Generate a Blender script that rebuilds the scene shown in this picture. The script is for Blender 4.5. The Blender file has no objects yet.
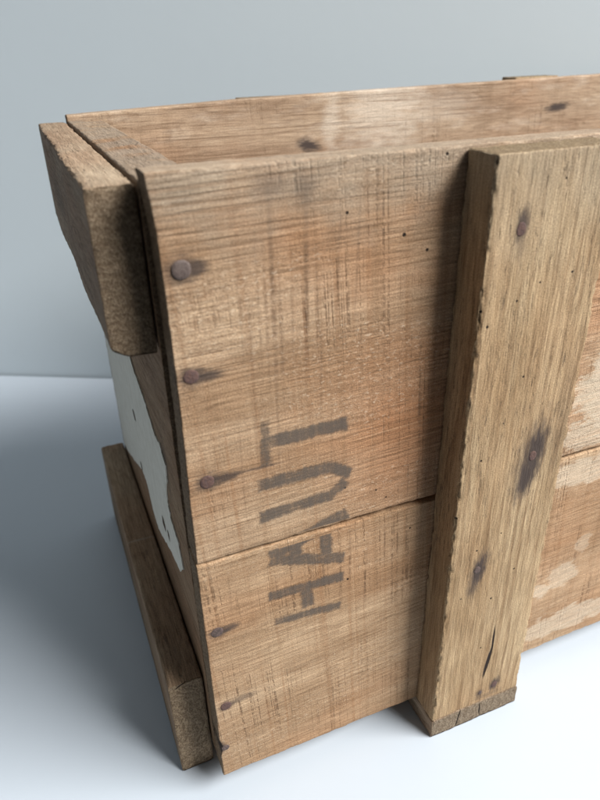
import bpy, math
import numpy as np

C = bpy.data.collections.new("scene"); bpy.context.scene.collection.children.link(C)
W = 0.473; D = 0.2397; H = 0.27; TB = 0.012     # outer length, depth, height, board thickness (metres)
SEAM = 0.1294; TABLE = -0.0128

# ------------------------------------------------------------------ noise (numpy)
def _hash(i, j, k, s):
    n = (i.astype(np.int64) * 73856093) ^ (j.astype(np.int64) * 19349663) ^ (k.astype(np.int64) * 83492791) ^ (s * 2654435)
    n = (n ^ (n >> 13)) * 1274126177 & 0x7fffffff
    n = (n ^ (n >> 11)) * 668265263 & 0x7fffffff
    return (n & 0xffffff) / float(0xffffff)
def vnoise(P, s=0):
    F = np.floor(P).astype(np.int64); f = P - F; f = f * f * (3 - 2 * f)
    r = 0
    for a in (0, 1):
        for b in (0, 1):
            for c in (0, 1):
                w = (f[:, 0] if a else 1 - f[:, 0]) * (f[:, 1] if b else 1 - f[:, 1]) * (f[:, 2] if c else 1 - f[:, 2])
                r = r + w * _hash(F[:, 0] + a, F[:, 1] + b, F[:, 2] + c, s)
    return r * 2 - 1
def fbm(P, s=0, o=3):
    r = 0; a = 1; t = 0
    for k in range(o):
        r = r + a * vnoise(P * 2 ** k, s + 17 * k); t += a; a *= .55
    return r / t

# ------------------------------------------------------------------ node helpers
class NT:
    def __init__(self, mat):
        self.t = mat.node_tree; self.n = self.t.nodes; self.t.nodes.clear()
    def new(self, kind, **kw):
        o = self.n.new(kind)
        for k, v in kw.items(): setattr(o, k, v)
        return o
    def put(self, sock, v):
        if isinstance(v, bpy.types.NodeSocket): self.t.links.new(v, sock)
        elif v is not None: sock.default_value = v
    def math(self, op, a, b=None, c=None, clamp=False):
        o = self.new('ShaderNodeMath', operation=op, use_clamp=clamp)
        for i, v in enumerate((a, b, c)):
            if v is not None: self.put(o.inputs[i], v)
        return o.outputs[0]
    def vmath(self, op, a, b=None):
        o = self.new('ShaderNodeVectorMath', operation=op)
        self.put(o.inputs[0], a)
        if b is not None: self.put(o.inputs[1], b)
        return o.outputs['Value'] if op == 'LENGTH' else o.outputs[0]
    def noise(self, vec, scale=1, detail=2, rough=.5, dist=0):
        o = self.new('ShaderNodeTexNoise'); self.put(o.inputs['Vector'], vec)
        self.put(o.inputs['Scale'], scale); o.inputs['Detail'].default_value = detail
        o.inputs['Roughness'].default_value = rough; o.inputs['Distortion'].default_value = dist
        return o.outputs['Fac']
    def rng(self, v, a, b, c=0., d=1., smooth=True):
        o = self.new('ShaderNodeMapRange', interpolation_type='SMOOTHSTEP' if smooth else 'LINEAR')
        self.put(o.inputs['Value'], v)
        for k, x in zip(('From Min', 'From Max', 'To Min', 'To Max'), (a, b, c, d)): self.put(o.inputs[k], x)
        return o.outputs[0]
    def mix(self, f, a, b, mode='MIX'):
        o = self.new('ShaderNodeMix', data_type='RGBA', blend_type=mode)
        self.put(o.inputs[0], f)
        for s, v in ((o.inputs[6], a), (o.inputs[7], b)):
            self.put(s, (*v, 1) if isinstance(v, tuple) and len(v) == 3 else v)
        return o.outputs[2]
    def ell(self, vec, c, r, rot=0.):
        "distance in ellipse units from centre c (crate x/y/z metres), radii r, rotated in the xz plane"
        m = self.new('ShaderNodeMapping', vector_type='TEXTURE')
        self.put(m.inputs['Vector'], vec); m.inputs['Location'].default_value = c
        m.inputs['Rotation'].default_value = (0, rot, 0); m.inputs['Scale'].default_value = r
        return self.vmath('LENGTH', m.outputs[0])

def srgb(r, g, b):
    f = lambda c: (c / 255) / 12.92 if c <= 10 else ((c / 255 + .055) / 1.055) ** 2.4
    return (f(r), f(g), f(b))

def wood(name, axis='X', seed=0., light=(.46, .31, .19), dark=(.32, .20, .11), grey=(.33, .27, .215),
         top_grey=None, saw=.6, ring=.5, ring_scale=230., fiber=.6, bump=.35, rough_pores=0., stains=(), holes=(),
         wear=(), wear_col=(.66, .55, .42), red=.4, redmask=None, crack=None, end_dark=.72, ring_tilt=0., wear_noise=0., streaks=(), wear_edge=(.35, 1.25), fuzz=0., pore_z=None, ripple=0., pith=(.02, -.03), wander=1.):
    mat = bpy.data.materials.new(name); mat.use_nodes = True
    g = NT(mat)
    tc = g.new('ShaderNodeTexCoord'); obj = tc.outputs['Object']
    sp = g.new('ShaderNodeSeparateXYZ'); g.put(sp.inputs[0], obj)
    X, Y, Z = sp.outputs
    A, B, T = {'X': (X, Z, Y), 'Y': (Y, Z, X), 'Z': (Z, X, Y)}[axis]
    cb = g.new('ShaderNodeCombineXYZ')
    g.put(cb.inputs[0], g.math('ADD', A, seed)); g.put(cb.inputs[1], g.math('MULTIPLY_ADD', A, ring_tilt, B)); g.put(cb.inputs[2], g.math('ADD', T, seed * .37))
    L = cb.outputs[0]
    def sc(x, y, z=None): return g.vmath('MULTIPLY', L, (x, y, y if z is None else z))
    # broad tone
    tone = g.noise(sc(9, 38), 1, 4, .55)
    # growth rings : bands across the board, wandering along it
    wob = g.noise(sc(7, 30), 1, 3, .5)
    wob2 = g.noise(sc(45, 120), 1, 2, .5)
    ph = g.math('ADD', g.math('MULTIPLY', B_ := g.math('ADD', g.math('MULTIPLY_ADD', A, ring_tilt, B), g.math('MULTIPLY', T, .6)), ring_scale),
                g.math('ADD', g.math('MULTIPLY', wob, 16. * wander), g.math('MULTIPLY', wob2, 2.2 * wander)))
    fr = g.math('FRACT', ph)
    ringv = g.math('MULTIPLY', g.rng(fr, .25, .88), g.rng(fr, .9, 1., 1., 0.))
    ringv = g.math('MULTIPLY', ringv, g.rng(g.noise(sc(30, 90), 1, 3, .6), .35, .62))
    # fibres
    fib = g.noise(sc(110, 2600), 1, 3, .6)
    fib2 = g.noise(sc(45, 900), 1, 3, .6)
    speck = g.noise(L, 1900, 3, .6)
    # saw marks, across the board
    swv = g.vmath('MULTIPLY', L, (1, 1, 1))
    sk = g.new('ShaderNodeCombineXYZ')
    g.put(sk.inputs[0], g.math('MULTIPLY', g.math('MULTIPLY_ADD', B, .05, A), 620.)); g.put(sk.inputs[1], g.math('MULTIPLY', B, 7.)); g.put(sk.inputs[2], g.math('MULTIPLY', T, 200.))
    sn = g.noise(sk.outputs[0], 1, 2, .65)
    sk2 = g.new('ShaderNodeCombineXYZ')
    g.put(sk2.inputs[0], g.math('MULTIPLY', g.math('MULTIPLY_ADD', B, .05, A), 150.)); g.put(sk2.inputs[1], g.math('MULTIPLY', B, 6.)); g.put(sk2.inputs[2], T)
    sn2 = g.noise(sk2.outputs[0], 1, 3, .6)
    patch = g.rng(g.noise(sc(26, 22), 1, 2, .5), .42, .66)
    brk = g.rng(g.noise(sc(500, 420), 1, 3, .6), .36, .6)
    saw_d = g.math('MULTIPLY', g.math('MULTIPLY', g.rng(sn, .50, .64), g.math('MULTIPLY_ADD', patch, .85, .15)), brk)
    saw_w = g.rng(sn2, .55, .72)
    # ---- colour
    col = g.mix(g.rng(tone, .3, .7), light, dark)
    col = g.mix(g.math('MULTIPLY', g.rng(g.noise(sc(14, 26), 1, 3, .5), .4, .7), red), col, (dark[0] * 1.18, dark[1] * .9, dark[2] * .72))
    if redmask: col = g.mix(g.math('MULTIPLY', g.rng(g.ell(obj, *redmask[:2]), 0, 1, 1, 0), redmask[2]), col, (dark[0] * 1.12, dark[1] * .82, dark[2] * .66))
    col = g.mix(g.math('MULTIPLY', ringv, ring), col, (dark[0] * .62, dark[1] * .55, dark[2] * .5))
    col = g.mix(g.math('MULTIPLY', saw_w, .5 * saw), col, (dark[0] * .7, dark[1] * .64, dark[2] * .58))
    col = g.mix(g.math('MULTIPLY', saw_d, .75 * saw), col, (dark[0] * .42, dark[1] * .36, dark[2] * .33))
    col = g.mix(g.math('MULTIPLY', g.rng(sn, .42, .28), .16 * saw), col, (min(1, light[0] * 1.25), light[1] * 1.25, light[2] * 1.25))
    for (c, r, rot, s) in streaks:      # dirt caught in single deep saw marks
        e = g.ell(obj, c, r, rot)
        w = g.math('MULTIPLY', g.rng(g.math('ADD', e, g.math('MULTIPLY', g.math('SUBTRACT', speck, .5), 1.8)), .1, 1.15, s, 0), g.math('MULTIPLY_ADD', brk, .6, .4))
        col = g.mix(w, col, (dark[0] * .4, dark[1] * .36, dark[2] * .36))
    if saw > .6:
        bl = g.new('ShaderNodeCombineXYZ')
        g.put(bl.inputs[0], g.math('MULTIPLY', g.math('MULTIPLY_ADD', B, .05, A), 330.)); g.put(bl.inputs[1], g.math('MULTIPLY', B, 3.)); g.put(bl.inputs[2], T)
        bn = g.noise(bl.outputs[0], 1, 3, .6)
        bm_ = g.math('MULTIPLY', g.rng(bn, .5, .66), g.math('MULTIPLY_ADD', brk, .5, .5))
        col = g.mix(g.math('MULTIPLY', bm_, g.math('MULTIPLY_ADD', g.rng(g.noise(sc(40, 14), 1, 2, .5), .4, .65), .35, .2)), col, (dark[0] * .78, dark[1] * .62, dark[2] * .5))
    # wear : paler scraped patches
    wn = g.math('ADD', g.math('MULTIPLY', g.noise(sc(90, 210), 1, 4, .65), 1.6), -.8)
    for (c, r, rot, s) in wear:
        e = g.math('ADD', g.ell(obj, c, r, rot), wn)
        col = g.mix(g.math('MULTIPLY', g.rng(e, wear_edge[0], wear_edge[1], s, 0), g.math('MULTIPLY_ADD', g.rng(fib2, .35, .6), .45, .55)), col, wear_col)
    if wear_noise: col = g.mix(g.rng(g.noise(sc(38, 120), 1, 5, .62), .5, .75, 0, wear_noise), col, wear_col)
    if top_grey:
        z0, z1, s = top_grey
        gz = g.math('ADD', Z, g.math('MULTIPLY', g.math('SUBTRACT', g.noise(sc(55, 55), 1, 4, .6), .5), .05))
        col = g.mix(g.rng(gz, z0, z1, 0, s), col, grey)
    if ripple:                          # raised latewood lines standing proud on the sawn face, strongest near the top
        rv = g.noise(sc(18, 820), 1, 2, .55, .2)
        rk = g.math('MULTIPLY_ADD', g.rng(g.noise(sc(12, 40), 1, 2, .5), .38, .62), .75, .25)
        rd = g.math('MULTIPLY', g.math('MULTIPLY', g.rng(rv, .50, .66), rk), ripple)
        col = g.mix(rd, col, (dark[0] * .55, dark[1] * .48, dark[2] * .42))
        col = g.mix(g.math('MULTIPLY', g.math('MULTIPLY', g.rng(rv, .46, .32), rk), ripple * .45), col, (min(1, light[0] * 1.3), light[1] * 1.3, light[2] * 1.3))
    # fine contrast
    col = g.mix(1.0, col, g.mix(g.rng(fib, .25, .75), (1.16, 1.16, 1.16), (1 - .36 * fiber,) * 3), 'MULTIPLY')
    col = g.mix(1.0, col, g.mix(g.rng(fib2, .3, .7), (1.08, 1.08, 1.08), (1 - .24 * fiber, 1 - .27 * fiber, 1 - .3 * fiber)), 'MULTIPLY')
    col = g.mix(1.0, col, g.mix(g.rng(speck, .25, .75), (1.3, 1.3, 1.3), (.68, .665, .65)), 'MULTIPLY')
    hgt = g.math('ADD', g.math('MULTIPLY', fib, .5), g.math('MULTIPLY', fib2, .5))
    hgt = g.math('ADD', hgt, g.math('MULTIPLY', speck, .55))
    if ripple: hgt = g.math('ADD', hgt, g.math('MULTIPLY', rd, -1.1))
    if fuzz:                            # torn, fuzzy bands left by the saw
        fm = g.math('MULTIPLY', g.rng(g.noise(sc(10, 34), 1, 3, .55), .44, .62), fuzz)
        fn_ = g.noise(sc(480, 900), 1, 4, .75, .5)
        col = g.mix(g.math('MULTIPLY', g.rng(fn_, .55, .68), fm), col, (dark[0] * .45, dark[1] * .4, dark[2] * .36))
        col = g.mix(g.math('MULTIPLY', g.rng(fn_, .44, .33), g.math('MULTIPLY', fm, .75)), col, (.80, .66, .50))
        hgt = g.math('ADD', hgt, g.math('MULTIPLY', g.math('MULTIPLY', fn_, fm), -2.2))
    hgt = g.math('ADD', hgt, g.math('MULTIPLY', saw_d, -1.0 * saw))
    hgt = g.math('ADD', hgt, g.math('MULTIPLY', sn, .5 * saw))
    hgt = g.math('ADD', hgt, g.math('MULTIPLY', ringv, -.35 * ring))
    if rough_pores:                     # torn, weathered long grain : short black checks running with the grain
        pn = g.noise(sc(170, 1500), 1, 3, .7, .35)
        grp = g.rng(g.noise(sc(16, 330), 1, 3, .6), .42, .6)
        if pore_z: grp = g.math('MULTIPLY', grp, g.rng(g.math('ADD', Z, g.math('MULTIPLY', tone, .08)), pore_z[0], pore_z[1], .25, 1.))
        pm = g.math('MULTIPLY', g.rng(pn, .56, .66), grp)
        col = g.mix(g.math('MULTIPLY', pm, rough_pores), col, (.075, .05, .033))
        pl = g.math('MULTIPLY', g.rng(pn, .4, .3), grp)
        col = g.mix(g.math('MULTIPLY', pl, rough_pores * .4), col, (light[0] * 1.3, light[1] * 1.32, light[2] * 1.35))
        hgt = g.math('ADD', hgt, g.math('MULTIPLY', pm, -2.2 * rough_pores))
        hgt = g.math('ADD', hgt, g.math('MULTIPLY', pn, -.9 * rough_pores))
    # end grain
    at = g.new('ShaderNodeAttribute', attribute_name='endg'); en = at.outputs['Fac']
    e1 = g.noise(sc(1, 1, 1.7), 850, 5, .78); e2 = g.noise(L, 2400, 3, .7)
    ec = g.mix(g.rng(e1, .35, .66), (light[0] * end_dark, light[1] * end_dark, light[2] * end_dark * .95), (dark[0] * end_dark * .5, dark[1] * end_dark * .46, dark[2] * end_dark * .42))
    ec = g.mix(g.math('MULTIPLY', g.rng(e2, .55, .72), .55), ec, (.62, .52, .4))
    ec = g.mix(g.math('MULTIPLY', g.rng(e2, .45, .3), .6), ec, (.09, .06, .04))
    pb = g.math('SUBTRACT', B, pith[0]); pt = g.math('SUBTRACT', T, pith[1])
    rad = g.math('SQRT', g.math('ADD', g.math('MULTIPLY', pb, pb), g.math('MULTIPLY', pt, pt)))
    rf = g.math('FRACT', g.math('MULTIPLY_ADD', rad, 300., g.math('MULTIPLY', g.noise(L, 170, 4, .6), 3.2)))
    rg = g.math('MULTIPLY', g.rng(rf, .3, .85), g.rng(rf, .88, 1., 1., 0.))
    ec = g.mix(g.math('MULTIPLY', rg, .38), ec, (.13, .08, .045))
    col = g.mix(en, col, ec)
    hgt = g.math('ADD', hgt, g.math('MULTIPLY', en, g.math('MULTIPLY_ADD', g.math('ADD', e1, e2), 1.9, g.math('MULTIPLY', rg, -.3))))
    # nail stains : iron black soaked along the grain
    jit = g.math('MULTIPLY', g.math('SUBTRACT', g.noise(sc(170, 700), 1, 4, .7), .5), 1.5)
    for (c, r, rot, s) in stains:
        e = g.math('ADD', g.ell(obj, c, r, rot), jit)
        col = g.mix(g.rng(e, .3, 1.25, min(1., s * 1.1), 0), col, (.062, .045, .038))
    for (c, r) in holes:
        e = g.ell(obj, c, (r * .82, .0012, r * .82))
        m = g.rng(e, .7, 1.15, 1, 0)
        col = g.mix(m, col, (.02, .012, .008)); hgt = g.math('MULTIPLY_ADD', m, -3., hgt)
    if crack:
        for (c, r, rot) in crack:
            e = g.math('ADD', g.ell(obj, c, r, rot), g.math('MULTIPLY', jit, .35))
            m = g.rng(e, .6, 1., 1, 0)
            col = g.mix(m, col, (.018, .01, .007)); hgt = g.math('MULTIPLY_ADD', m, -4., hgt)
    bp = g.new('ShaderNodeBump'); bp.inputs['Strength'].default_value = bump; bp.inputs['Distance'].default_value = .0006
    g.put(bp.inputs['Height'], hgt)
    b = g.new('ShaderNodeBsdfPrincipled'); g.put(b.inputs['Base Color'], col)
    g.put(b.inputs['Roughness'], g.rng(fib2, .3, .7, .72, .9)); b.inputs['Specular IOR Level'].default_value = .22
    g.put(b.inputs['Normal'], bp.outputs[0])
    o = g.new('ShaderNodeOutputMaterial'); g.put(o.inputs[0], b.outputs[0])
    return mat

# ------------------------------------------------------------------ objects
def link(name, me, mat=None, parent=None, label=None):
    o = bpy.data.objects.new(name, me); C.objects.link(o)
    if mat: me.materials.append(mat)
    if parent: o.parent = parent
    if label: o['label'] = label
    return o

def mesh_from(name, V, F4, attrs=None, smooth=True):
    me = bpy.data.meshes.new(name)
    F4 = np.asarray(F4, dtype=np.int32); k = F4.shape[1]
    me.vertices.add(len(V)); me.vertices.foreach_set('co', np.ascontiguousarray(V, dtype=np.float32).ravel())
    me.loops.add(F4.size); me.loops.foreach_set('vertex_index', F4.ravel())
    me.polygons.add(len(F4)); me.polygons.foreach_set('loop_start', np.arange(0, F4.size, k, dtype=np.int32))
    me.polygons.foreach_set('use_smooth', np.full(len(F4), smooth))
    me.update(calc_edges=True)
    for n, a in (attrs or {}).items():
        at = me.attributes.new(n, 'FLOAT', 'POINT'); at.data.foreach_set('value', np.asarray(a, dtype=np.float32))
    return me

def lines(a, b, cell, r):
    n = max(2, int(round((b - a - 2 * r) / cell)))
    e = np.array([0, .25, .6]) * r
    return np.concatenate([a + e, np.linspace(a + r, b - r, n + 1), (b - e)[::-1]])

def plank(name, lo, hi, mat, parent, axis='X', cell=.0011, r=.0011, rj=.6, seed=1, tear=.0, endrough=.00025, warp=None, label=None):
    lo = np.array(lo, float); hi = np.array(hi, float)
    G = [lines(lo[k], hi[k], cell, r) for k in range(3)]
    n = [len(q_) for q_ in G]
    ids = {}; quads = []; keys = []
    def key(i, j, k): return (i * n[1] + j) * n[2] + k
    ax = 'XYZ'.index(axis)
    for d in range(3):
        u, v = [(1, 2), (2, 0), (0, 1)][d]
        I, J = np.meshgrid(np.arange(n[u] - 1), np.arange(n[v] - 1), indexing='ij'); I = I.ravel(); J = J.ravel()
        for side in (0, 1):
            cs = []
            for (a, b) in ((0, 0), (1, 0), (1, 1), (0, 1)):
                idx = [None] * 3; idx[d] = np.full(len(I), 0 if side == 0 else n[d] - 1); idx[u] = I + a; idx[v] = J + b
                cs.append(key(*idx))
            if side == 0: cs = cs[::-1]
            quads.append(np.stack(cs, 1))
    Q = np.concatenate(quads)
    uq, inv = np.unique(Q, return_inverse=True); F = inv.reshape(Q.shape)
    kk = uq % n[2]; jj = (uq // n[2]) % n[1]; ii = uq // (n[1] * n[2])
    P = np.stack([G[0][ii], G[1][jj], G[2][kk]], 1)
    endg = ((P[:, ax] <= lo[ax] + 1e-7) | (P[:, ax] >= hi[ax] - 1e-7)).astype(float)
    # long edges : uneven rounding
    sc = np.full(3, 260.); sc[ax] = 120.
    nz = fbm(P * sc, seed, 3)
    rr = r * np.clip(.62 + rj * nz, .12, 1.)[:, None]
    q = np.clip(P, lo + rr, hi - rr); dlt = P - q
    ln = np.linalg.norm(dlt, axis=1, keepdims=True)
    cnt = (np.abs(dlt) > 1e-9).sum(1, keepdims=True)
    P2 = np.where(cnt > 1, q + dlt / np.maximum(ln, 1e-9) * rr, P)
    if tear > 0:                                   # torn long edges
        near = np.minimum(np.minimum(P - lo, hi - P) + np.eye(3)[ax] * 9, 9)
        near = np.sort(near, axis=1)
        em = np.clip(1 - near[:, 1] / .0022, 0, 1) * (near[:, 0] < 1e-6)
        s2 = np.full(3, 700.); s2[ax] = 330.
        a = np.clip(fbm(P * s2, seed + 5, 3) + .25, 0, 1)
        ctr = (lo + hi) / 2; dirv = np.sign(ctr - P); dirv[:, ax] = 0
        P2 = P2 + dirv * (em * a * tear)[:, None]
    if endrough:
        sgn = np.where(P[:, ax] < (lo[ax] + hi[ax]) / 2, 1, -1)
        P2[:, ax] += sgn * endg * endrough * (fbm(P * 520, seed + 9, 3) + 1)
    if warp is not None: P2 = warp(P2)
    me = mesh_from(name, P2, F, {'endg': endg})
    return link(name, me, mat, parent, label)

# ------------------------------------------------------------------ plain materials
def simple(name, col, rough=.6, spec=.3, noise=None, bump=0, bscale=400):
    mat = bpy.data.materials.new(name); mat.use_nodes = True; g = NT(mat)
    tc = g.new('ShaderNodeTexCoord').outputs['Object']
    c = (*col, 1)
    if noise:
        s, amt, c2 = noise
        c = g.mix(g.math('MULTIPLY', g.rng(g.noise(tc, s, 5, .65), .35, .68), amt), tuple(col), tuple(c2))
    b = g.new('ShaderNodeBsdfPrincipled'); g.put(b.inputs['Base Color'], c)
    b.inputs['Roughness'].default_value = rough; b.inputs['Specular IOR Level'].default_value = spec
    if bump:
        bp = g.new('ShaderNodeBump'); bp.inputs['Strength'].default_value = bump; bp.inputs['Distance'].default_value = .0005
        g.put(bp.inputs['Height'], g.noise(tc, bscale, 4, .6)); g.put(b.inputs['Normal'], bp.outputs[0])
    o = g.new('ShaderNodeOutputMaterial'); g.put(o.inputs[0], b.outputs[0])
    return mat

M_table = simple('white_table', (.495, .55, .61), .42, .35, (6, .35, (.47, .525, .585)), .05, 30)
M_wall = simple('grey_wall', (.635, .71, .755), .9, .1, (5, .3, (.60, .675, .72)), .1, 90)
M_steel = simple('nail_steel', (.085, .06, .052), .62, .4, (900, .7, (.15, .115, .10)), .5, 1500)
M_rust = simple('nail_rust', (.125, .072, .058), .8, .25, (1100, .8, (.075, .05, .05)), .7, 1500)
M_dark = simple('nail_dark', (.07, .052, .045), .75, .3, (1100, .8, (.15, .10, .09)), .7, 1500)
M_paper = simple('label_paper', (.80, .775, .69), .85, .15, (140, .4, (.62, .59, .49)), .3, 700)
M_torn = simple('torn_paper', (.13, .095, .07), .9, .1)

# ------------------------------------------------------------------ crate
crate = bpy.data.objects.new('wooden_crate', None); C.objects.link(crate)
crate['label'] = 'worn open wooden crate stencilled HAUT, standing on the white table'
crate['category'] = 'crate'

def edge_prof(P):       # the sawn left end of the top board is not quite straight
    P = P.copy()
    k = np.clip(1 - (P[:, 0]) / .02, 0, 1)
    z = P[:, 2]
    b = np.interp(z, [.13, .16, .19, .21, .235, .252, .262, .27], [.0004, .0008, .0014, .0015, .0014, .0012, .0004, -.0004])
    P[:, 0] += k * b
    return P
def S(x, z, rx, rz, rot=0., s=.85): return ((x, 0, z), (rx, .02, rz), rot, s)

m_fu = wood('front_top_board_wood', 'X', 0.3, light=(.515, .37, .243), dark=(.345, .22, .128), grey=(.33, .275, .21), top_grey=(.238, .275, .75), saw=.95, ripple=.42, fuzz=.55, wear_edge=(.7, .95),
    ring=.3, ring_scale=300, fiber=.7, bump=.55, red=.6, ring_tilt=-.03,
    redmask=((.088, 0, .165), (.05, .03, .06), .75),
    stains=[S(.0118, .2420, .0045, .0030, s=.75), S(.0073, .2422, .0065, .0055, s=.6), S(.0122, .2067, .0056, .0026, s=.8), S(.0066, .2073, .0052, .0042, s=.85),
            S(.0140, .1662, .0068, .0025, s=.8), S(.0079, .166, .0056, .0044, s=.85),
            S(.0245, .1665, .012, .0007, .02, s=.6),
            S(.036, .263, .006, .0045, s=.35), S(.0475, .262, .005, .006, s=.35)],
    streaks=[((.0355, 0, .232), (.0013, .02, .042), .0, .75), ((.0471, 0, .232), (.0012, .02, .044), .02, .85), ((.0330, 0, .222), (.0008, .02, .034), .0, .5), ((.0378, 0, .216), (.0009, .02, .030), .0, .5),
             ((.0272, 0, .205), (.0007, .02, .05), .0, .4), ((.0420, 0, .225), (.0007, .02, .03), .01, .4), ((.0508, 0, .222), (.0007, .02, .02), .01, .45), ((.0210, 0, .165), (.0006, .02, .03), .0, .35), ((.0560, 0, .163), (.0008, .02, .03), .0, .3), ((.0243, 0, .225), (.0006, .02, .03), .0, .35),
             ((.0305, 0, .225), (.0006, .02, .034), .0, .4), ((.0585, 0, .236), (.0008, .02, .026), .03, .55), ((.0655, 0, .24), (.0006, .02, .03), .03, .6),
             ((.0352, 0, .180), (.0008, .02, .03), .0, .45), ((.0298, 0, .170), (.0009, .02, .02), .0, .4), ((.052, 0, .2), (.0006, .02, .03), .02, .4)],
    holes=[((.0614, 0, .2529), .0007), ((.0825, 0, .2435), .0009), ((.0919, 0, .2373), .0007), ((.0618, 0, .147), .0006), ((.0757, 0, .1417), .0005),
           ((.0805, 0, .1367), .0005), ((.0969, 0, .2677), .0007)],
    wear=[S(.200, .163, .032, .026, s=.85), S(.19, .14, .03, .010, s=.7)], wear_col=(.62, .53, .41))
m_fl = wood('front_bottom_board_wood', 'X', 4.7, light=(.495, .35, .222), dark=(.335, .214, .122), saw=.95, ripple=.22, fuzz=.35, wear_edge=(.7, .95), ring=.3, ring_scale=240, fiber=.7, bump=.5, red=.35, ring_tilt=-.04,
    stains=[S(.0055, .0930, .0050, .0034, s=.85), S(.0105, .0935, .0046, .0022, s=.75), S(.0052, .0476, .0045, .0032, s=.7), S(.0125, .0490, .0075, .0022, s=.5),
            S(.001, .0205, .0028, .0045, s=.9)],
    streaks=[((.0645, 0, .1095), (.0009, .02, .019), .0, .6), ((.0722, 0, .098), (.0008, .02, .026), .02, .5), ((.081, 0, .112), (.0007, .02, .012), .0, .5),
             ((.0352, 0, .09), (.0008, .02, .034), .0, .3), ((.0600, 0, .10), (.0007, .02, .02), .0, .5), ((.012, 0, .11), (.0006, .02, .02), .0, .35)],
    holes=[((.0932, 0, .1163), .0006), ((.0635, 0, .0985), .0007)],
    wear=[S(.176, .045, .008, .006, s=.8), S(.205, .015, .05, .010, s=.75), S(.2, .070, .006, .008, s=.4), S(.198, .118, .038, .010, s=.75), S(.19, .052, .012, .010, s=.6)], wear_col=(.62, .52, .40))
front_top = plank('front_board', (0, 0, SEAM + .0009), (W, TB, H), m_fu, crate, 'X', .0011, .0012, seed=3, tear=.0003, warp=edge_prof,
                  label='upper front board with the letters UT and three nails')
def low_prof(P):
    P = P.copy()
    g_ = np.clip(1 - np.abs(P[:, 2] - SEAM) / .01, 0, 1)
    P[:, 2] -= g_ * np.interp(P[:, 0], [0, .05, .075, .105, .2, .25], [0, .0003, .0012, .0016, .0003, 0])   # gap widens beside the post
    k = np.clip(1 - P[:, 0] / .01, 0, 1) * np.clip(1 - np.abs(P[:, 2] - .021) / .006, 0, 1)
    P[:, 0] += k * .0012                                                                                    # chipped end by the lowest nail
    return P
front_low = plank('front_board', (0, 0, 0), (W, TB, SEAM), m_fl, crate, 'X', .0011, .0012, seed=8, tear=.0003, warp=low_prof,
                  label='lower front board with the letter H and three nails')

m_b = wood('back_board_wood', 'X', 9.1, light=(.43, .32, .222), dark=(.30, .205, .135), saw=.5, ripple=.45, ring=.4, ring_scale=190, fiber=.6, bump=.45, red=.35,
    stains=[((.147, .227, .2430), (.0095, .02, .0050), .25, 1.), ((.3486, .227, .256), (.012, .02, .0034), -.1, 1.)],
    wear=[((.20, .227, .262), (.030, .02, .03), .2, .65), ((.163, .227, .255), (.006, .02, .02), .05, .55), ((.245, .227, .262), (.03, .02, .012), .05, .35), ((.045, .227, .24), (.006, .02, .006), .0, .4)],
    wear_col=(.72, .64, .54), wear_noise=.25, wear_edge=(.2, 1.5))
def back_prof(P):
    P = P.copy(); P[:, 2] += np.clip((P[:, 2] - .15) / .115, 0, 1) * np.interp(P[:, 0], [0, .1, .22, .4, .473], [-.0012, .0022, .0042, .0066, .0072])
    return P
plank('back_board', (0, D - TB, SEAM + .001), (W, D, H), m_b, crate, 'X', .0016, .0012, seed=13, tear=.0003, warp=back_prof, label='upper back board with pale scuffed patches inside')
m_b2 = wood('back_bottom_board_wood', 'X', 12.1, saw=.5, ring=.5)
plank('back_board', (0, D - TB, 0), (W, D, SEAM), m_b2, crate, 'X', .003, .0012, seed=14, label='lower back board')

# end panels, between the long boards
m_e = wood('end_panel_wood', 'Y', 2.2, light=(.42, .29, .178), dark=(.28, .175, .10), saw=.6, ring=.5, ring_scale=200, fiber=.8, bump=.7, end_dark=.6, rough_pores=.5, top_grey=(.255, .27, .75), grey=(.29, .235, .18),
    stains=[((.0, .04, .15), (.02, .006, .02), 0., .4)])
end_l = plank('end_panel', (.0002, TB + .0004, .0002), (.0185, D - TB - .0004, .2662), m_e, crate, 'Y', .0016, .0014, seed=21, tear=.0004, label='end panel carrying the torn paper label')
plank('end_panel', (W - .0185, TB + .0004, .0002), (W - .0002, D - TB - .0004, .2662), m_e, crate, 'Y', .003, .0014, seed=22)
# inner top strip nails seen on the panel top: none

# battens on the ends
m_bt = wood('top_batten_wood', 'Y', 6.6, light=(.41, .315, .22), dark=(.275, .19, .125), saw=.3, ring=.35, ring_scale=170, fiber=.8, bump=.7, rough_pores=.55, end_dark=.92,
    stains=[((-.0155, .15, .24), (.02, .03, .01), 0, .25)])
def bat_prof(P):
    P = P.copy()
    # the outer bottom arris is rounded away at the near end, the top sags slightly
    k = np.clip(1 - (P[:, 2] - .2115) / .007, 0, 1) * np.clip((-.0095 - P[:, 0]) / .006, 0, 1)
    P[:, 2] += k * .0032
    P[:, 0] += .0003 * np.sin(P[:, 1] * 60) * (P[:, 0] < -.008)
    return P
plank('end_batten', (-.0155, .0135, .2115), (-.0005, D - .004, .2652), m_bt, crate, 'Y', .0012, .0016, seed=31, tear=.0007, endrough=.0005, warp=bat_prof, label='thick upper batten on the labelled end')
m_bb = wood('bottom_batten_wood', 'Y', 7.9, light=(.43, .325, .22), dark=(.27, .19, .125), saw=.25, ring=.35, ring_scale=170, fiber=.8, bump=.7, rough_pores=.5, end_dark=1.05,
    wear=[((-.009, .124, .049), (.012, .0011, .01), 0, .75)], wear_col=(.45, .38, .30),
    crack=[((-.011, .019, .0475), (.0035, .004, .0004), -.5)])
plank('end_batten', (-.0164, .0175, TABLE + .0004), (-.0005, D - .002, .0490), m_bb, crate, 'Y', .0012, .0016, seed=33, tear=.0006, endrough=.0006, label='lower batten at the foot of the labelled end')
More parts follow.
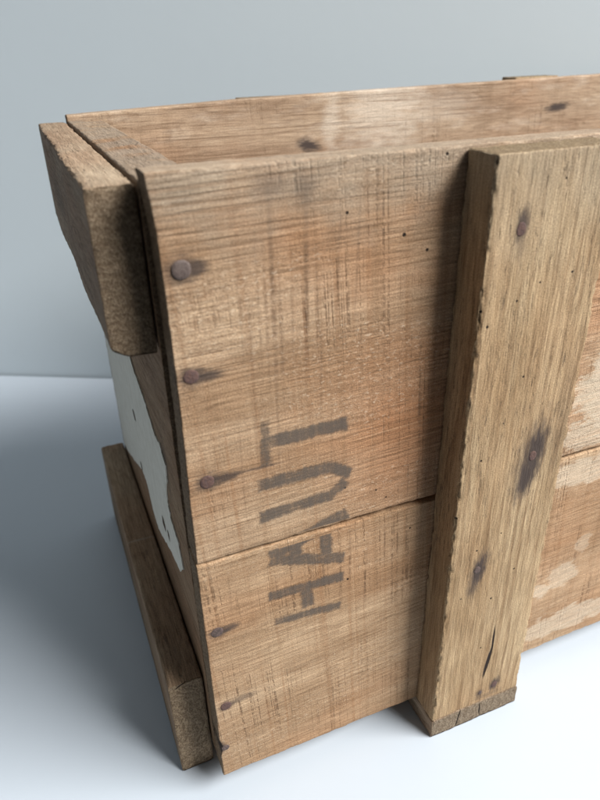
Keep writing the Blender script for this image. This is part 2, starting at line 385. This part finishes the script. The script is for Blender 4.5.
for z0, z1 in ((.2115, .2652), (TABLE + .0004, .049)):
    plank('end_batten', (W + .0005, .0135, z0), (W + .0160, D - .004, z1), m_bt, crate, 'Y', .003, .0016, seed=35)

# posts
HP = .0155
def SP(x, z, rx, rz, rot=0., s=.85): return ((x, -.0158, z), (rx, .02, rz), rot, s)
m_p = wood('post_wood', 'Z', 1.7, light=(.475, .353, .215), dark=(.335, .225, .122), grey=(.36, .30, .22), pore_z=(.10, .20), top_grey=(.225, .275, .6), saw=0., ring=.6, ring_scale=190, wander=.22, fiber=.8, bump=.55, rough_pores=.7, red=.2, ripple=.16,
    stains=[SP(.1175, .2462, .0032, .0068, .12, .85), SP(.1180, .2395, .0024, .006, .1, .3), SP(.1400, .1520, .0062, .0145, .15, 1.), SP(.1375, .139, .0055, .012, .22, 1.), SP(.1380, .150, .0085, .022, .2, .45), SP(.1198, .0962, .0046, .0105, .22, 1.), SP(.1185, .089, .004, .011, .2, .6),
            SP(.1405, .0105, .0036, .0055, .25, .9), SP(.1318, .0078, .0028, .0030, .3, .6), SP(.136, .004, .010, .0018, .0, .35), SP(.152, .165, .0048, .035, .0, .22)],
    holes=[((x, -.0158, z), r) for x, z, r in ((.1328, .2595, .0005), (.1426, .2268, .0006), (.1287, .225, .0005), (.1196, .2196, .0006), (.1082, .2119, .0007), (.1049, .218, .0007), (.1278, .1885, .0006), (.1216, .1697, .0004),
          (.1132, .1548, .0006), (.1045, .1289, .0009), (.1173, .1074, .0006), (.1292, .113, .0005), (.14, .0886, .0006), (.1293, .0746, .0007), (.1278, .0427, .0006), (.1121, .0813, .0005), (.1036, .1142, .0008))],
    crack=[((.1348, -.0157, .0450), (.0007, .01, .0115), -.03), ((.1335, -.0157, .030), (.0013, .01, .0135), .13)])
m_p2 = wood('other_post_wood', 'Z', 3.9, light=(.48, .37, .235), dark=(.36, .245, .14), saw=0., ring=.6, ring_scale=150, fiber=.9, bump=.75, rough_pores=.8)
post = plank('front_post', (.1042, -.0158, .0005), (.1562, -.0002, .2692), m_p, crate, 'Z', .0009, .0013, rj=.9, seed=41, tear=.0009, label='wide front post with dark nail stains and a split near its foot')
plank('front_post', (W - .1562, -.0158, .0005), (W - .1042, -.0002, .2692), m_p2, crate, 'Z', .002, .0013, rj=.9, seed=42, tear=.0009)
plank('back_post', (.1075, D + .0004, .0005), (.157, D + .0158, .2722), m_p2, crate, 'Z', .002, .0013, rj=.9, seed=43, tear=.0006)
plank('back_post', (.3170, D + .0004, .0005), (.3570, D + .0158, .2768), m_p2, crate, 'Z', .002, .0013, rj=.9, seed=44, tear=.0006)

# skids under the posts and floor boards
m_s = wood('skid_wood', 'Y', 8.4, light=(.44, .35, .26), dark=(.30, .22, .15), saw=.2, ring=.3, fiber=.8, bump=.8, rough_pores=.4, end_dark=.92,
    crack=[((.1203, -.016, -.006), (.0005, .01, .0075), .15), ((.1335, -.016, -.006), (.0005, .01, .0065), -.1)])
plank('skid', (.1046, -.0160, TABLE + .0002), (.1572, D + .0158, -.0002), m_s, crate, 'Y', .0010, .0016, rj=.7, seed=51, tear=.0008, endrough=.0005, label='skid under the wide front post')
plank('skid', (W - .1572, -.0160, TABLE + .0002), (W - .1046, D + .0158, -.0002), m_s, crate, 'Y', .003, .0016, seed=52)
m_f = wood('floor_board_wood', 'X', 14.4)
ys = np.linspace(TB + .001, D - TB - .001, 4)
for i in range(3):
    plank('floor_board', (.0195, ys[i] + .0006, .0005), (W - .0195, ys[i + 1] - .0006, .0095), m_f, crate, 'X', .004, .001, seed=60 + i)

# ------------------------------------------------------------------ nails
def nail(parent, x, z, y0, r, mat, seed, up=.0005, sx=1., name='nail', axis='y', x0=0.):
    rings = [(0, up), (.35, up * 1.02), (.62, up * .9), (.82, up * .78), (.95, up * .45), (1., -.0001), (1., -.0012)]
    n = 36; V = []; F = []
    a = np.arange(n) / n * 2 * np.pi
    pr = fbm(np.stack([np.cos(a) * 1.3 + seed * 3.1, np.sin(a) * 1.3, np.full(n, seed * 1.7)], 1), seed)
    for (t, h) in rings[1:]:
        rad = r * t * (1 + .10 * pr)
        dz = fbm(np.stack([np.cos(a) * 2 * t + seed, np.sin(a) * 2 * t, np.full(n, 5.)], 1), seed) * .00012
        V += [(x + sx * rad[k] * np.cos(a[k]), y0 - h - (dz[k] if t < .97 else 0), z + rad[k] * np.sin(a[k])) for k in range(n)]
    V.append((x, y0 - up, z)); c = len(V) - 1
    T = []
    for k in range(n): T.append((c, (k + 1) % n, k, k))
    tri = [(c, k, (k + 1) % n) for k in range(n)]
    quads = [(i * n + k, (i + 1) * n + k, (i + 1) * n + (k + 1) % n, i * n + (k + 1) % n) for i in range(len(rings) - 2) for k in range(n)]
    me = bpy.data.meshes.new(name); me.from_pydata([tuple(map(float, v)) for v in V], [], tri + quads); me.update()
    for p in me.polygons: p.use_smooth = True
    return link(name, me, mat, parent)
nail(front_top, .0073, .2422, 0, .0031, M_steel, 1, .0006)
nail(front_top, .0066, .2073, 0, .0026, M_rust, 2, .0003)
nail(front_top, .0079, .1660, 0, .0027, M_rust, 3, .0003)
nail(front_low, .0052, .0930, 0, .0026, M_dark, 4, .0002)
nail(front_low, .0052, .0476, 0, .0025, M_rust, 5, .0003)
nail(front_low, .0028, .0200, 0, .0019, M_dark, 6, .0002)
for i, (x, z, r, m) in enumerate(((.1172, .2448, .0024, M_rust), (.1393, .1500, .0024, M_rust), (.1190, .0958, .0021, M_dark), (.1405, .0102, .0022, M_rust), (.1320, .0080, .0014, M_dark))):
    nail(post, x, z, -.0158, r, m, 10 + i, .0002, .8)

# ------------------------------------------------------------------ stencilled letters HAUT (ink soaked into the wood), turned a quarter to the left
def seg(px, pz, a, b, w):
    ax_, az = a; bx, bz = b; dx, dz = bx - ax_, bz - az
    L2 = dx * dx + dz * dz; t = np.clip(((px - ax_) * dx + (pz - az) * dz) / L2, 0, 1)
    # flat-ended stroke
    tt = ((px - ax_) * dx + (pz - az) * dz) / math.sqrt(L2); Ln = math.sqrt(L2)
    u = np.maximum(-tt, tt - Ln); v = np.abs((px - ax_) * dz - (pz - az) * dx) / Ln - w
    return np.maximum(u, v)
def arc(px, pz, c, r, w, a0=-90, a1=90):
    dx, dz = px - c[0], pz - c[1]; d = np.abs(np.hypot(dx, dz) - r) - w
    return np.where(dx > 0, d, 9.)
def ink_mat():
    mat = bpy.data.materials.new('stencil_ink'); mat.use_nodes = True; g = NT(mat)
    tc = g.new('ShaderNodeTexCoord').outputs['Object']
    at = g.new('ShaderNodeAttribute', attribute_name='ink').outputs['Fac']
    n1 = g.noise(g.vmath('MULTIPLY', tc, (620, 1, 60)), 1, 3, .65)
    n2 = g.noise(g.vmath('MULTIPLY', tc, (90, 1, 1100)), 1, 3, .6)
    n3 = g.noise(g.vmath('MULTIPLY', tc, (1500, 1, 1500)), 1, 3, .6)
    n4 = g.noise(g.vmath('MULTIPLY', tc, (110, 1, 110)), 1, 3, .6)
    s = g.math('ADD', g.math('ADD', g.math('MULTIPLY', n1, .9), g.math('MULTIPLY', n2, .6)), g.math('ADD', g.math('MULTIPLY', n3, .7), g.math('MULTIPLY', n4, .9)))
    edge = g.math('ADD', at, g.math('MULTIPLY', g.math('SUBTRACT', s, 1.55), 1.25))
    al = g.rng(edge, .12, 1.15, 0, .68)
    b = g.new('ShaderNodeBsdfPrincipled'); g.put(b.inputs['Base Color'], g.mix(n3, (.14, .118, .10), (.095, .08, .07)))
    b.inputs['Roughness'].default_value = .85; b.inputs['Specular IOR Level'].default_value = .15
    g.put(b.inputs['Alpha'], al)
    o = g.new('ShaderNodeOutputMaterial'); g.put(o.inputs[0], b.outputs[0])
    return mat
M_ink = ink_mat()
def letter(ch, fn, x0, x1, z0, z1, fade):
    c = .00035; xs = np.arange(x0, x1, c); zs = np.arange(z0, z1, c); nx, nz = len(xs), len(zs)
    Xg, Zg = np.meshgrid(xs, zs, indexing='ij'); px, pz = Xg.ravel(), Zg.ravel()
    P3 = np.stack([px, pz, 0 * px], 1)
    jx = fbm(P3 * 420, 3) * .0005; jz = fbm(P3 * 420, 4) * .0005
    d = fn(px + jx, pz + jz)
    ink = np.clip(.62 - d / .0018, 0, 1)
    ink = ink * np.clip(fade(px, pz), 0, 1)
    on = (ink > .04)
    # leave the open joint between the boards bare
    gap = (pz > SEAM - .0022 - np.interp(px, [0, .05, .075, .105], [0, .0003, .0012, .0016])) & (pz < SEAM + .0019)
    on &= ~gap
    on = on.reshape(nx, nz)
    I, J = np.nonzero(on[:-1, :-1] & on[1:, :-1] & on[1:, 1:] & on[:-1, 1:])
    idx = lambda i, j: i * nz + j
    F = np.stack([idx(I, J), idx(I + 1, J), idx(I + 1, J + 1), idx(I, J + 1)], 1)
    uq, inv = np.unique(F, return_inverse=True)
    V = np.stack([px[uq], np.full(len(uq), -.00012), pz[uq]], 1)
    me = mesh_from('letter', V, inv.reshape(F.shape), {'ink': ink[uq]})
    return link('stencil_letter', me, M_ink, crate, 'faded grey ink letter ' + ch + ' lying on its side')
mn = lambda *a: np.minimum.reduce(a)
letter('T', lambda x, z: mn(seg(x, z, (.031, .1763), (.0625, .1765), .0026), seg(x, z, (.0302, .1665), (.0302, .1855), .0019)), .024, .068, .160, .192,
       lambda x, z: np.where((x < .0325) & (z > .1785), .6, np.where(x < .033, .8, 1.)) * (1 + 0 * x))
letter('U', lambda x, z: mn(seg(x, z, (.0268, .1588), (.0560, .1588), .0026), seg(x, z, (.0265, .1440), (.0560, .1458), .0025), seg(x, z, (.0545, .1592), (.0640, .1535), .0024), seg(x, z, (.0545, .1452), (.0620, .1505), .0023)), .022, .070, .138, .166,
       lambda x, z: .92 + 0 * x)
letter('A', lambda x, z: mn(seg(x, z, (.0292, .1236), (.0628, .1348), .0030), seg(x, z, (.0290, .1218), (.0620, .1116), .0026), seg(x, z, (.0530, .1285), (.0540, .1135), .0026), seg(x, z, (.040, .1195), (.040, .1260), .0026)),
       .024, .068, .106, .139, lambda x, z: .93 + 0 * x)
letter('H', lambda x, z: mn(seg(x, z, (.0278, .1030), (.0618, .1014), .0023), seg(x, z, (.0300, .0880), (.0605, .0850), .0019), seg(x, z, (.0440, .101), (.0450, .0905), .0026)),
       .023, .067, .080, .109, lambda x, z: np.where(x < .036, .9, .98))

# ------------------------------------------------------------------ torn paper label on the end panel
def paper():
    left = [(.2275, .125), (.2272, .10), (.2276, .0535), (.2113, .0575), (.170, .074), (.1336, .0900), (.118, .090), (.1113, .0775), (.0986, .0735), (.078, .081), (.0624, .0880), (.0395, .0935)]
    right = [(.0296, .1040), (.0335, .1150), (.0430, .1185), (.0463, .1200), (.0470, .1320), (.0400, .1440), (.0376, .1520), (.0461, .1575), (.0560, .1560), (.0599, .1580), (.074, .1643), (.0984, .1700), (.12, .19), (.14, .2100), (.2275, .2105)]
    poly = left + right
    pts = []
    rng_ = np.random.default_rng(5)
    for i in range(len(poly)):
        a = np.array(poly[i]); b = np.array(poly[(i + 1) % len(poly)]); n = max(1, int(np.linalg.norm(b - a) / .0015))
        straight = (a[0] > .226 and b[0] > .226) or (a[1] > .209 and b[1] > .209)
        for k in range(n):
            p = a + (b - a) * k / n
            if not straight: p = p + rng_.normal(0, .0004, 2)
            pts.append(p)
    import bmesh
    from mathutils.geometry import delaunay_2d_cdt
    from mathutils import Vector as V2
    vo, _, fo, *_r = delaunay_2d_cdt([V2((float(p[0]), float(p[1]))) for p in pts], [], [list(range(len(pts)))], 1, 1e-7)
    bm = bmesh.new()
    vs = [bm.verts.new((-.0004, p[0], p[1])) for p in vo]
    for f in fo: bm.faces.new([vs[i] for i in f])
    ext = bmesh.ops.extrude_face_region(bm, geom=bm.faces[:])
    for v in ext['geom']:
        if isinstance(v, bmesh.types.BMVert): v.co.x = .0001
    bmesh.ops.recalc_face_normals(bm, faces=bm.faces[:])
    me = bpy.data.meshes.new('paper_label'); bm.to_mesh(me); bm.free()
    lab = link('paper_label', me, M_paper, end_l, 'torn off-white paper label')
    # scuffed-through spots showing the wood
    for (y, z, ry, rz, s) in ((.1259, .1296, .0045, .0028, 1), (.071, .0975, .004, .0036, 2), (.060, .0985, .0022, .0028, 3), (.132, .0935, .0035, .0022, 4)):
        a = np.arange(22) / 22 * 2 * np.pi
        rr = 1 + .35 * fbm(np.stack([np.cos(a) * 2, np.sin(a) * 2, a * 0 + s * 7], 1), s)
        V = [(-.0005, y + ry * rr[k] * np.cos(a[k]), z + rz * rr[k] * np.sin(a[k])) for k in range(22)]
        m2 = bpy.data.meshes.new('torn_spot'); m2.from_pydata([tuple(map(float, v)) for v in V], [], [tuple(range(22))[::-1]])
        link('torn_spot', m2, M_torn, lab)
paper()

# ------------------------------------------------------------------ table and wall
dirw = np.array([.1114, -.0614]); dirw /= np.linalg.norm(dirw); nrm = np.array([-dirw[1], dirw[0]])   # wall line on the table
p0 = np.array([-.0957, .5440])
def slab(name, corners, z0, z1, mat, kind):
    import bmesh
    bm = bmesh.new(); b = [bm.verts.new((x, y, z0)) for x, y in corners]; t = [bm.verts.new((x, y, z1)) for x, y in corners]
    bm.faces.new(b[::-1]); bm.faces.new(t)
    for i in range(4): bm.faces.new((b[i], b[(i + 1) % 4], t[(i + 1) % 4], t[i]))
    bmesh.ops.bevel(bm, geom=bm.edges[:], offset=.0015, segments=2, affect='EDGES')
    bmesh.ops.recalc_face_normals(bm, faces=bm.faces[:])
    me = bpy.data.meshes.new(name); bm.to_mesh(me); bm.free()
    o = link(name, me, mat); o['kind'] = 'structure'
    return o
A_ = p0 - dirw * 1.6; B_2 = p0 + dirw * 2.4
slab('table', [tuple(A_ - nrm * .60), tuple(B_2 - nrm * .60), tuple(B_2), tuple(A_)], TABLE - .03, TABLE, M_table, 'structure')
slab('wall', [tuple(A_ + nrm * .002), tuple(B_2 + nrm * .002), tuple(B_2 + nrm * .06), tuple(A_ + nrm * .06)], -.4, 1.6, M_wall, 'structure')

# ------------------------------------------------------------------ light : one large soft window, high on the right in front
from mathutils import Vector, Matrix
def area(name, az, el, dist, size, power, col, tgt=(.06, .05, .1)):
    l = bpy.data.lights.new(name, 'AREA'); l.shape = 'RECTANGLE'; l.size = size[0]; l.size_y = size[1]; l.energy = power; l.color = col
    o = bpy.data.objects.new(name, l); C.objects.link(o)
    d = Vector((math.sin(az) * math.cos(el), -math.cos(az) * math.cos(el), math.sin(el)))
    o.location = Vector(tgt) + d * dist; o.rotation_euler = d.to_track_quat('Z', 'Y').to_euler()
    return o
area('window_light', math.radians(46), math.radians(44), 3.1, (1.8, 1.3), 228, (1., .985, .96))
w = bpy.data.worlds.new('World'); bpy.context.scene.world = w; w.use_nodes = True
nt = w.node_tree; bg = nt.nodes['Background']; bg.inputs[1].default_value = .17
tcw = nt.nodes.new('ShaderNodeTexCoord'); dt = nt.nodes.new('ShaderNodeVectorMath'); dt.operation = 'DOT_PRODUCT'
nt.links.new(tcw.outputs['Generated'], dt.inputs[0]); dt.inputs[1].default_value = (.25, .35, .85)
cr = nt.nodes.new('ShaderNodeValToRGB'); mr = nt.nodes.new('ShaderNodeMapRange'); mr.inputs['From Min'].default_value = -1
nt.links.new(dt.outputs['Value'], mr.inputs['Value']); nt.links.new(mr.outputs[0], cr.inputs[0]); nt.links.new(cr.outputs[0], bg.inputs[0])
cr.color_ramp.elements[0].position = .2; cr.color_ramp.elements[0].color = (.035, .035, .037, 1)
cr.color_ramp.elements[1].position = .9; cr.color_ramp.elements[1].color = (.90, .95, 1., 1)

# ------------------------------------------------------------------ camera (solved from the photograph)
q = dict(cx=-0.03083, cy=-0.18444, cz=0.29822, yaw=0.38456, pitch=0.4968, roll=-0.02701, f=646.335)
cam = bpy.data.cameras.new('camera'); co = bpy.data.objects.new('camera', cam); C.objects.link(co)
fw = Vector((math.sin(q['yaw']) * math.cos(q['pitch']), math.cos(q['yaw']) * math.cos(q['pitch']), -math.sin(q['pitch'])))
rt = Vector((math.cos(q['yaw']), -math.sin(q['yaw']), 0)); up = rt.cross(fw)
rt2 = math.cos(q['roll']) * rt + math.sin(q['roll']) * up; up2 = -math.sin(q['roll']) * rt + math.cos(q['roll']) * up
R = Matrix((rt2, up2, -fw)).transposed().to_4x4(); R.translation = Vector((q['cx'], q['cy'], q['cz']))
co.matrix_world = R
cam.sensor_fit = 'VERTICAL'; cam.sensor_height = 36; cam.sensor_width = 27; cam.lens = 36 * q['f'] / 800
cam.clip_start = .01; cam.clip_end = 50
cam.dof.use_dof = True; cam.dof.focus_distance = .285; cam.dof.aperture_fstop = 13.
sc = bpy.context.scene; sc.camera = co
sc.view_settings.view_transform = 'Standard'; sc.view_settings.look = 'None'; sc.view_settings.exposure = 0; sc.view_settings.gamma = 1
sc.render.resolution_x = 768; sc.render.resolution_y = 1024
